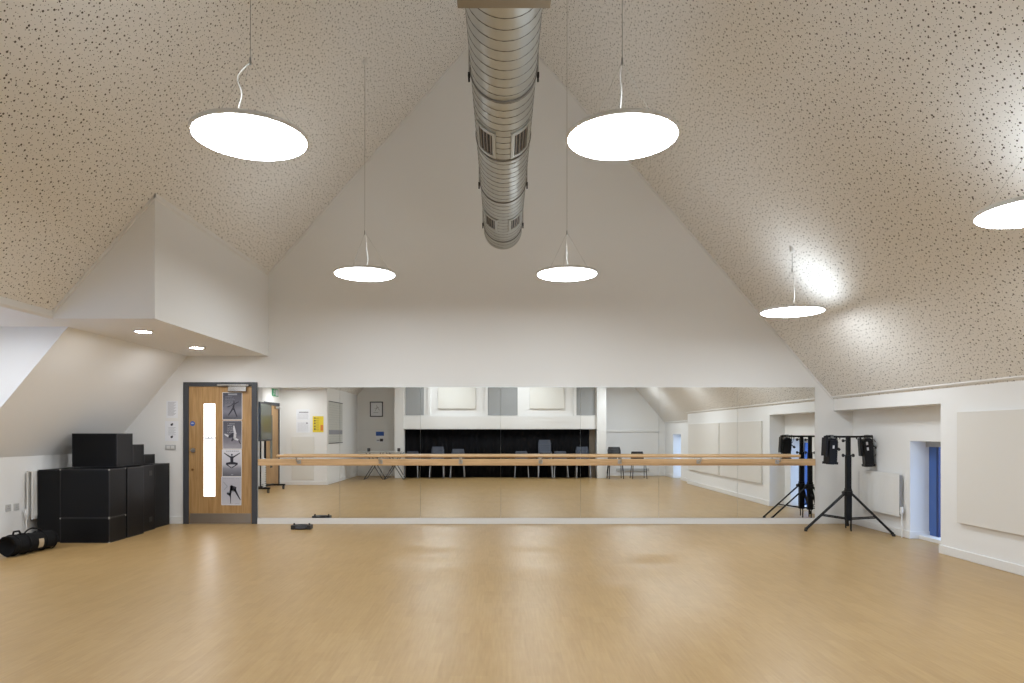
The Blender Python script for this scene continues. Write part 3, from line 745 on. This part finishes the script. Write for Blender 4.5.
# ---------------------------------------------------------------- small floor gadget before the mirrors
g = tag(thing('floor_unit', (-2.91, 9.93, 0)), 'low oval black object with two small knobs on the floor before the mirrors', 'floor unit')
m = MB(); n = 40
prof = [(0.0, 0.0), (0.93, 0.0), (1.0, 0.008), (1.0, 0.035), (0.93, 0.052), (0.6, 0.068), (0.0, 0.074)]
vs = []
for (k_, z) in prof:
    for i in range(n):
        a = 2*PI*i/n; vs.append((-2.91+0.135*k_*math.cos(a), 9.93+0.085*k_*math.sin(a), z))
m.add(vs, [(j*n+i, j*n+(i+1) % n, (j+1)*n+(i+1) % n, (j+1)*n+i) for j in range(len(prof)-1) for i in range(n)], 0, True)
m.build('unit_body', BLKP, g)
for s in (-1, 1):
    m = MB(); x = -2.91+s*0.115
    m.box(x-0.028, x+0.028, 9.86, 10.0, 0.0, 0.062); m.build('end_block', BLKP, g, bevel=0.008)
    m = MB(); m.cyl((x-s*0.005, 9.93, 0.06), (x-s*0.005, 9.93, 0.085), 0.014, 0.011, n=16); m.build('knob', DARKRUB, g)
m = MB(); m.box(-2.98, -2.84, 9.838, 9.848, 0.015, 0.036); m.build('front_strip', GREYP, g, bevel=0.002)

# ---------------------------------------------------------------- lighting stand
PX, PY = 5.0, 9.87
ST = tag(thing('lighting_stand', (PX, PY, 0)), 'black wind-up tripod lighting stand with a T-bar at the right of the mirrors', 'lighting stand')
m = MB(); m.box(PX-0.040, PX+0.040, PY-0.030, PY+0.030, 0.15, 0.60); m.build('lower_mast', BLACK, ST, bevel=0.004)
m = MB(); m.box(PX-0.034, PX+0.034, PY-0.026, PY+0.026, 0.60, 1.08); m.build('middle_mast', BLACK, ST, bevel=0.004)
m = MB(); m.box(PX-0.027, PX+0.027, PY-0.021, PY+0.021, 1.08, 1.33); m.build('upper_mast', BLACK, ST, bevel=0.004)
m = MB(); m.box(PX-0.345, PX+0.345, PY-0.016, PY+0.016, 1.328, 1.356); m.build('t_bar', BLACK, ST, bevel=0.003)
m = MB()
for xx in (-0.30, -0.19, -0.12, 0.12, 0.17, 0.24): m.cyl((PX+xx, PY, 1.328), (PX+xx, PY, 1.305), 0.005, n=8)
m.build('bar_bolts', BLACK, ST)
m = MB(); m.cyl((PX, PY, 0.505), (PX, PY, 0.565), 0.058, n=20); m.build('collar', BLACK, ST)
for (z, xs) in ((0.535, (-1,)), (1.075, (-1, 1)), (1.285, (-1,))):
    for s in xs:
        m = MB(); m.cyl((PX+s*0.03, PY, z), (PX+s*0.075, PY, z), 0.007, n=10); m.cyl((PX+s*0.062, PY, z), (PX+s*0.082, PY, z), 0.021, n=14)
        m.build('clamp_knob', DARKRUB, ST)
feet = [V((4.39, 9.86, 0.02)), V((5.365, 9.38, 0.02)), V((5.26, 10.40, 0.02))]
ctr = V((PX, PY, 0))
for f in feet:
    d = (f-ctr); d.z = 0; d.normalize()
    a = ctr + d*0.05 + V((0, 0, 0.53))
    sd = d.cross(V((0, 0, 1)))*0.011
    m = MB(); m.cyl(a+sd, f+V((0, 0, 0.0))+sd*0.4, 0.010, n=10); m.cyl(a-sd, f-sd*0.4, 0.010, n=10); m.cyl(f+(a-f)*0.0, f+(a-f)*0.45, 0.0135, n=12)
    lg = m.build('leg', BLACK, ST)
    m = MB(); m.cyl(f+V((0, 0, 0.012)), f+V((0, 0, -0.02)), 0.020, 0.024, n=14); m.build('rubber_foot', DARKRUB, lg)
    q = f + (a-f)*0.40
    m = MB(); m.cyl(ctr+d*0.03+V((0, 0, 0.17)), q, 0.0085, n=8); m.build('brace', BLACK, ST)
m = MB(); m.cyl((PX+0.03, PY-0.02, 0.0), (PX+0.03, PY-0.02, 0.16), 0.009, n=10); m.build('centre_foot', BLACK, ST)
m = MB(); m.cyl((PX-0.025, PY+0.02, 0.04), (PX-0.025, PY+0.02, 0.16), 0.008, n=10); m.build('winch_post', BLACK, ST)

ST2 = copy_tree(ST, (PX-0.072, PY-0.150, 0), label='black tripod stand with a T-bar, nearer twin standing right in front of the other')
ST['label'] = 'black tripod stand with a T-bar, the one of the pair nearer the far wall'
ST['group'] = ST2['group'] = 'pair of lighting stands'

def lantern(x, y, ztop, tilt, yaw, label, knob_side, labels, h=0.33, loop=False):
    L0 = thing('stage_lantern', (x, y, ztop), label, 'stage light', 'stage lanterns on the T-bar')
    L0.rotation_euler = (0, 0, 0)
    rot = Matrix.Translation((x, y, ztop-0.10)) @ Matrix.Rotation(yaw, 4, 'Z') @ Matrix.Rotation(tilt, 4, 'Y')
    w, d = 0.060, 0.075
    def T(p): return rot @ V(p)
    # body: slotted rectangular can hanging lens down, round lens tube below
    m = MB(); m.box(-w, w, -d, d, -h+0.10, 0.06, M=rot)
    m.prism([(-w, 0.06), (-w*0.55, 0.095), (w*0.55, 0.095), (w, 0.06)], -d*0.9, d*0.9)
    for i in range(len(m.v)-8, len(m.v)): m.v[i] = rot @ m.v[i]
    b = m.build('lamp_housing', LANT, L0, bevel=0.006)
    fins = MB()
    for i in range(5): fins.box(-w-0.006, w+0.006, -d*0.92, d*0.92, 0.035-0.025*i, 0.042-0.025*i, M=rot)
    fins.build('cooling_fins', LANT, b)
    m = MB(); m.box(-w-0.010, w+0.010, -d-0.008, d+0.008, -h+0.075, -h+0.11, M=rot); m.build('filter_frame', LANT, L0, bevel=0.002)
    m = MB(); m.cyl(T((0, 0, -h+0.08)), T((0, 0, -h+0.070)), 0.055, n=24); m.build('front_lens', LENS, L0)
    for (u, v_) in labels:
        MB().box(u-0.012, u+0.012, -d-0.008, -d-0.001, v_-0.022, v_+0.022, M=rot).build('rating_label', PRINTW, b)
    m = MB()
    for s in (-1, 1):
        m.box(s*(w+0.016)-0.003, s*(w+0.016)+0.003, -0.014, 0.014, -0.12, 0.13, M=rot)
    m.box(-w-0.019, w+0.019, -0.014, 0.014, 0.126, 0.134, M=rot)
    for s in (-1, 1): m.cyl(T((s*(w-0.005), 0, -0.10)), T((s*(w+0.02), 0, -0.10)), 0.008, n=10)
    m.build('yoke', BLACK, L0)
    m = MB(); top = T((0, 0, 0.13))
    m.cyl(top, (top.x, y, ztop+0.01), 0.012, n=12); m.box(top.x-0.02, top.x+0.02, y-0.024, y+0.024, ztop-0.002, ztop+0.042)
    m.build('hook_clamp', mat('clamp_grey', (0.16, 0.16, 0.16), 0.45, 0.6) if 'clamp_grey' not in bpy.data.materials else bpy.data.materials['clamp_grey'], L0, bevel=0.003)
    m = MB(); s = knob_side
    m.cyl(T((s*(w+0.015), 0, -0.02)), T((s*(w+0.055), 0, -0.05)), 0.008, n=10); m.cyl(T((s*(w+0.05), 0, -0.045)), T((s*(w+0.075), 0, -0.07)), 0.018, n=14)
    m.build('tilt_handle', DARKRUB, L0)
    # side barn-door leaf
    m = MB(); m.box(-s*(w+0.03)-0.018, -s*(w+0.03)+0.012, -0.06, 0.06, -0.16, 0.10, M=rot); m.build('side_plate', LANT, L0, bevel=0.003)
    m = MB()
    if loop:
        pts = [T((w-0.01, 0.0, 0.08)), T((w+0.04, 0, 0.06)), T((w+0.075, 0, 0.0)), T((w+0.085, 0, -0.06)), T((w+0.07, 0, -0.12)), T((w+0.03, 0, -0.17)), T((w-0.005, 0, -0.18))]
    else:
        pts = [T((0.03, 0.05, 0.09)), T((0.06, 0.06, 0.14)), (x+0.11, y+0.02, ztop-0.02), T((w+0.03, 0.02, 0.02)), T((w-0.005, 0.02, -0.02))]
    m.tube(pts, 0.004, 8); m.build('power_lead', BLACK, L0)
    return L0
lantern(4.682, PY-0.150, 1.328, math.radians(3), 0.12, 'black stage lantern hanging from the left end of the T-bar', 1, ((-0.01, -0.03),), 0.35)
lantern(5.275, PY, 1.328, math.radians(-4), -0.22, 'black stage lantern hanging from the right end of the T-bar with a looped lead', 1, ((-0.02, 0.02), (-0.015, -0.06)), 0.39, True)

# ================================================================ the rest of the room, seen in the mirrors
# black drape across the store opening
m = MB(); n = 240; vs = []
for i in range(n+1):
    x = -3.01+5.72*i/n; y = -0.30 + 0.014*math.sin(i*0.75) + 0.01*math.sin(i*0.31)
    vs += [(x, y, 0.01), (x, y, 1.50), (x, y-0.012, 1.50), (x, y-0.012, 0.01)]
m.add(vs, [(4*i+a, 4*i+(a+1) % 4, 4*i+4+(a+1) % 4, 4*i+4+a) for i in range(n) for a in range(4)] + [(0, 1, 2, 3), (4*n, 4*n+3, 4*n+2, 4*n+1)], 0, True)
tag(m.build('curtain', CURT), 'wide black drape across the rear store opening, reflected behind the barre', 'curtain')
tag(MB().box(2.72, 2.90, -0.34, -0.30, 0.0, 1.50).build('folding_screen', mat('brown_screen', (0.16, 0.13, 0.10), 0.7), bevel=0.004), 'narrow brown panel beside the black drape at the rear', 'panel')
for (a, b, lab) in ((-2.98, -2.42, 'grey blind panel above the black drape, the one on the door side'), (-0.44, 0.48, 'grey blind panel above the black drape, the middle one'), (2.30, 2.88, 'grey blind panel above the black drape, the one on the window side')):
    tag(MB().box(a, b, -0.199, -0.17, 1.94, 3.2).build('blind_panel', GREYB), lab, 'blind', 'grey blinds above the drape')
for (a, b, lab) in ((-1.98, -0.82, 'cream raised panel between the grey blinds on the door side'), (0.86, 1.92, 'cream raised panel between the grey blinds on the window side')):
    tag(MB().box(a, b, -0.199, -0.15, 2.14, 3.2).build('acoustic_panel', CREAM, bevel=0.004), lab, 'acoustic panel', 'cream panels above the drape')
# chairs
def make_chair(shellmat, legmat, label, group):
    c = thing('stacking_chair', (0, 0, 0), label, 'chair', group)
    m = MB(); prof = [(0.20, 0.425), (0.185, 0.445), (0.10, 0.45), (0.0, 0.44), (-0.12, 0.435), (-0.165, 0.45), (-0.19, 0.50), (-0.205, 0.60), (-0.225, 0.72), (-0.24, 0.81), (-0.243, 0.825)]
    vs = []; NX = 8
    for j, (y, z) in enumerate(prof):
        w = 0.205 if j < 5 else (0.20 if j < 9 else 0.175)
        for i in range(NX+1):
            t = -1+2*i/NX; cv = 0.018*(t*t)
            vs.append((w*t, y+(cv if j >= 6 else 0), z+(cv if j < 6 else 0)))
    k = len(prof); o = (NX+1)*k
    vs2 = [(x, y-0.008, z-0.008) for (x, y, z) in vs]
    fs = [(j*(NX+1)+i, j*(NX+1)+i+1, (j+1)*(NX+1)+i+1, (j+1)*(NX+1)+i) for j in range(k-1) for i in range(NX)]
    fs2 = [tuple(o+a for a in reversed(f)) for f in fs]
    rim = []
    for i in range(NX): rim += [(i, i+1, o+i+1, o+i), ((k-1)*(NX+1)+i+1, (k-1)*(NX+1)+i, o+(k-1)*(NX+1)+i, o+(k-1)*(NX+1)+i+1)]
    for j in range(k-1): rim += [((j+1)*(NX+1), j*(NX+1), o+j*(NX+1), o+(j+1)*(NX+1)), (j*(NX+1)+NX, (j+1)*(NX+1)+NX, o+(j+1)*(NX+1)+NX, o+j*(NX+1)+NX)]
    m.add(vs+vs2, fs+fs2+rim, 0, True); m.build('seat_shell', shellmat, c, origin=(0, 0, 0))
    for sx_ in (-1, 1):
        for (ya, yb) in ((0.13, 0.20), (-0.10, -0.22)):
            MB().tube([(sx_*0.17, ya*0.4, 0.425), (sx_*0.19, ya, 0.415), (sx_*0.215, yb, 0.012)], 0.011, 8).build('leg', legmat, c, origin=(0, 0, 0))
    return c
SIL = mat('silver_tube', (0.34, 0.34, 0.36), 0.35, 0.8)
c1 = make_chair(BLUEG, SIL, 'x', 'stacking chairs before the black drape')
c2 = make_chair(BLKP, BLACK, 'x', 'black chairs by the rear right corner')
ordn = ['bottom', 'second', 'third', 'fourth', 'fifth', 'sixth']
used = {c1.name: False, c2.name: False}
def stack(proto, x, y, nn, where, rz=0.0):
    for k in range(nn):
        if nn == 1: lab = f'{"slate grey" if proto is c1 else "black"} plastic chair on its own {where}'
        else: lab = f'{"topmost" if k == nn-1 else ordn[k]} {"slate" if proto is c1 else "black"} chair of the stack {where}'
        loc = (x, y-0.012*k, 0.07*k)
        if not used[proto.name]: proto.location = loc; proto.rotation_euler.z = rz; proto['label'] = lab; used[proto.name] = True
        else: copy_tree(proto, loc, rz, lab)
for (x, nn, w) in ((-2.77, 1, 'at the door end of the drape'), (-1.99, 3, 'near the door end of the drape'), (-1.36, 2, 'left of the photographer before the drape'),
                   (0.60, 1, 'right of the photographer before the drape'), (1.32, 6, 'highest before the drape'), (1.80, 1, 'next to the tallest stack'), (2.48, 3, 'at the window end of the drape')):
    stack(c1, x, 0.05, nn, w)
stack(c2, 3.42, 0.35, 3, 'by the pale rear wall beside the post')
stack(c2, 4.12, 0.35, 1, 'against the pale rear wall toward the window')
# folding tables near rear left
for (cx, lab) in ((-4.02, 'grey folding table with crossed legs in the rear left recess'), (-3.0-0.18, 'grey folding table with crossed legs standing before the white post')):
    pass
T1 = thing('folding_table', (-3.68, -0.3, 0), 'long grey folding table with crossed black legs in the rear left corner', 'table')
MB().box(-4.38, -3.04, 0.05, 0.70, 0.80, 0.83).build('table_top', PLASTICG, T1, bevel=0.005)
for cx in (-3.83, -3.22):
    m = MB()
    for yy in (0.12, 0.62):
        m.cyl((cx-0.28, yy, 0.01), (cx+0.22, yy, 0.80), 0.012, n=8); m.cyl((cx+0.28, yy+0.02, 0.01), (cx-0.22, yy+0.02, 0.80), 0.012, n=8)
    m.cyl((cx-0.28, 0.12, 0.012), (cx-0.28, 0.62, 0.012), 0.012, n=8); m.cyl((cx+0.28, 0.12, 0.012), (cx+0.28, 0.64, 0.012), 0.012, n=8)
    m.build('trestle_legs', GREYP, T1)
for (x, lab) in ((-4.03, 'small black speaker on the folding table, nearer the side wall'), (-3.12, 'small black speaker on the folding table, the one beside the post')):
    s = thing('desk_speaker', (x, 0.3, 0.83), lab, 'speaker', 'small speakers on the folding table')
    MB().box(x-0.04, x+0.04, 0.26, 0.34, 0.83, 0.93).build('cabinet', BLKP, s, bevel=0.006); 
    m = MB(); m.cyl((x, 0.34, 0.88), (x, 0.346, 0.88), 0.03, n=16); m.build('speaker_cone', GREYP, s)
# picture, blue leaflet holder, dado trims
P = thing('framed_picture', (-4.06, YB, 1.91), 'small framed line drawing on the rear left wall', 'picture')
m = MB(); a, b, c_, d_ = -4.27, -3.85, 1.91, 2.40; t = 0.03
m.box(a, a+t, YB, YB+0.025, c_, d_); m.box(b-t, b, YB, YB+0.025, c_, d_); m.box(a+t, b-t, YB, YB+0.025, c_, c_+t); m.box(a+t, b-t, YB, YB+0.025, d_-t, d_)
m.build('picture_frame', GREYP, P)
m = MB(); m.box(a+t, b-t, YB, YB+0.012, c_+t, d_-t)
for (p, q) in (((-4.10, 2.10), (-4.03, 2.24)), ((-4.03, 2.24), (-3.97, 2.12)), ((-4.12, 2.18), (-3.98, 2.20)), ((-4.06, 2.24), (-4.04, 2.30)), ((-4.16, 2.05), (-4.0, 2.05))):
    m.cyl((p[0], YB+0.013, p[1]), (q[0], YB+0.013, q[1]), 0.004, n=6, mi=1)
m.build('drawing', [PAPER, INKD], P)
def back_notice(name, cx, y, z0, w, h, label, rows, marks=(), base=PAPER, rz=PI, cat='notice', extra=None):
    return notice(name, cx, y, z0, w, h, label, rows, marks, base=base, rz=rz, cat=cat, extra=extra)
back_notice('leaflet', -3.95, YB+0.004, 1.08, 0.26, 0.35, 'small leaflet with a blue heading on the rear left wall under the picture', [(0, 0.62, 1, 0.38, 3), (0.1, 0.1, 0.5, 0.25, 2), (0.55, 0.15, 0.9, 0.1, 1)], extra=BLUES)
struct(MB().box(-4.68, -3.30, YB, YB+0.03, 1.47, 1.51).build('trim_9', TRIM)); struct(MB().box(3.20, 5.15, YB, YB+0.04, 1.42, 1.48).build('trim_10', TRIM))
struct(MB().box(3.7, 4.75, YB, YB+0.06, 0.16, 0.24).build('trim_11', PLASTICG))
# notices on the frontal wall beside the side door
rr = [(0.1, 0.86-0.06*k, 0.9-0.1*(k % 3), 0.016, 1) for k in range(12)]
back_notice('notice', -5.32, 2.704, 1.72, 0.36, 0.30, 'white notice with a dark heading beside the side door, upper sheet', [(0.1, 0.72, 0.8, 0.06, 2)]+[(0.1, 0.6-0.09*k, 0.9, 0.02, 1) for k in range(6)])
back_notice('notice', -5.32, 2.704, 1.40, 0.36, 0.30, 'white landscape notice beside the side door, the lower sheet', [(0.1, 0.85-0.09*k, 0.9, 0.02, 1) for k in range(9)], [(0.2, 0.85, 0.05, 2)])
back_notice('notice', -4.915, 2.704, 1.41, 0.29, 0.43, 'yellow safety notice with dark pictograms by the side door', [(0.42, 0.86-0.12*k, 0.9, 0.02, 2) for k in range(7)]+[(0.05, 0.1, 0.28, 0.35, 3)], [(0.8, 0.88-0.17*k, 0.07, 2) for k in range(5)], base=YELLOW)
tag(MB().box(-5.62, -5.02, 2.702, 2.714, 0.14, 1.29).build('access_hatch', CREAM, bevel=0.003), 'flush cream access hatch in the wall below the notices', 'hatch')
# wall planner on the side wall
m = MB(); m.box(-4.68, -4.672, 0.95, 2.55, 1.12, 2.24, 0)
for k in range(16): m.box(-4.672, -4.6715, 0.97, 2.53, 1.16+k*0.066, 1.163+k*0.066, 1)
m.box(-4.672, -4.671, 0.97, 2.53, 1.35, 1.47, 1); m.box(-4.672, -4.665, 0.95, 2.55, 1.10, 1.12, 2); m.box(-4.672, -4.665, 0.95, 2.55, 2.24, 2.26, 2)
tag(m.build('wall_planner', [mat('planner_sheet', (0.58, 0.59, 0.56), 0.4), INK, GREYP]), 'large pale ruled wall planner on the side wall near the rear', 'wall planner')
# side door (door_2)
XD = -5.94
D2 = struct(thing('door_2', (XD, 3.35, 0)))
y0, y1 = 2.80, 3.92
m = MB(); m.box(XD, XD+0.03, y0, y0+0.08, 0, 2.18); m.box(XD, XD+0.03, y1-0.08, y1, 0, 2.18); m.box(XD, XD+0.03, y0+0.08, y1-0.08, 2.10, 2.18); m.build('door_frame', GREYP, D2)
m = MB(); m.box(XD, XD+0.018, y0+0.082, y1-0.082, 0.01, 2.098); m.build('door_leaf', OAK, D2)
MB().box(XD+0.018, XD+0.022, y0+0.55, y0+0.72, 0.5, 1.85).build('glass_pane', SCREEN, D2)
MB().box(XD+0.018, XD+0.07, y0+0.10, y0+0.40, 2.02, 2.09).build('closer_body', CHROME, D2, bevel=0.006)
# exit sign over it, green pictogram sign
E = thing('exit_sign', (-5.6, 2.706, 2.32), 'green and white running man exit sign above the side door', 'exit sign')
E.location = (-5.93, 3.1, 2.35); WL[E.name] = V((-5.93, 3.1, 2.35))
m = MB(); m.box(-5.938, -5.925, 2.86, 3.34, 2.35, 2.54, 0)
m.box(-5.925, -5.923, 2.89, 3.09, 2.37, 2.52, 1)
m.build('sign_plate', [GREEN, PRINTW], E)
m = MB(); q = [limb((3.45, 2.42), (3.47, 2.36), 0.018), limb((3.47, 2.36), (3.42, 2.30), 0.01), limb((3.47, 2.36), (3.52, 2.29), 0.01), limb((3.45, 2.40), (3.40, 2.36), 0.008), limb((3.45, 2.40), (3.52, 2.39), 0.008), blob((3.45, 2.438), 0.013, 0.013)]
for p in q: m.prism([(a-0.26, b+0.09) for a, b in p], -5.925, -5.922, axis='X')
m.build('running_figure', PRINTW, E)
# screen on a wheeled stand
TV = thing('screen_trolley', (-5.6, 4.85, 0), 'flat screen on a black wheeled stand before the side door', 'screen trolley')
MB().box(-5.64, -5.59, 4.38, 5.16, 1.20, 2.12).build('screen_bezel', BLKP, TV, bevel=0.005)
MB().box(-5.592, -5.588, 4.42, 5.12, 1.25, 2.07).build('screen_glass', SCREEN, TV)
for y in (4.56, 4.90):
    MB().cyl((-5.68, y, 0.12), (-5.68, y, 1.8), 0.018, n=12).build('upright', BLACK, TV)
for y in (4.02, 5.12):
    MB().box(-5.95, -5.38, y-0.03, y+0.03, 0.09, 0.13).build('foot_bar', BLACK, TV, bevel=0.004)
    for x in (-5.92, -5.42):
        w_ = MB(); w_.cyl((x-0.018, y, 0.045), (x+0.018, y, 0.045), 0.045, n=20, mi=0); w_.cyl((x-0.02, y, 0.045), (x+0.02, y, 0.045), 0.022, n=14, mi=1); w_.cyl((x, y, 0.05), (x, y, 0.1), 0.01, n=8, mi=1)
        w_.build('castor', [DARKRUB, CHROME], TV)
MB().box(-5.70, -5.66, 4.02, 5.12, 0.10, 0.14).build('cross_bar', BLACK, TV)
m = MB(); pts = [(-5.56+0.05*math.sin(i*0.9), 5.04+0.05*math.cos(i*0.9), 0.14+i*0.006) for i in range(110)]
m.tube(pts, 0.011, 6); m.build('coiled_cable', PLASTIC, TV)['label'] = 'white coiled cable'

# ---------------------------------------------------------------- world, camera, view
W = bpy.data.worlds.new('dusk_sky'); scene.world = W; W.use_nodes = True
bg = W.node_tree.nodes['Background']; bg.inputs['Color'].default_value = (0.48, 0.67, 1.0, 1); bg.inputs['Strength'].default_value = 2.4

cam = bpy.data.cameras.new('camera'); co = bpy.data.objects.new('camera', cam); COL.objects.link(co)
co.location = (0, 0, CAMZ); co.rotation_euler = (PI/2, 0, 0)
cam.sensor_width = 36; cam.lens = 683/1024*36
cam.shift_x = 10/1024; cam.shift_y = 91/1024; cam.clip_start = 0.05
scene.camera = co
scene.view_settings.view_transform = 'Standard'; scene.view_settings.look = 'None'
scene.view_settings.gamma = 1; scene.view_settings.use_curve_mapping = False
scene.view_settings.exposure = 0.76
try:
    scene.cycles.use_denoising = True; scene.cycles.denoiser = 'OPENIMAGEDENOISE'
    scene.cycles.max_bounces = 10; scene.cycles.diffuse_bounces = 6; scene.cycles.glossy_bounces = 6
    scene.cycles.sample_clamp_indirect = 8.0
except Exception as e:
    print(e)
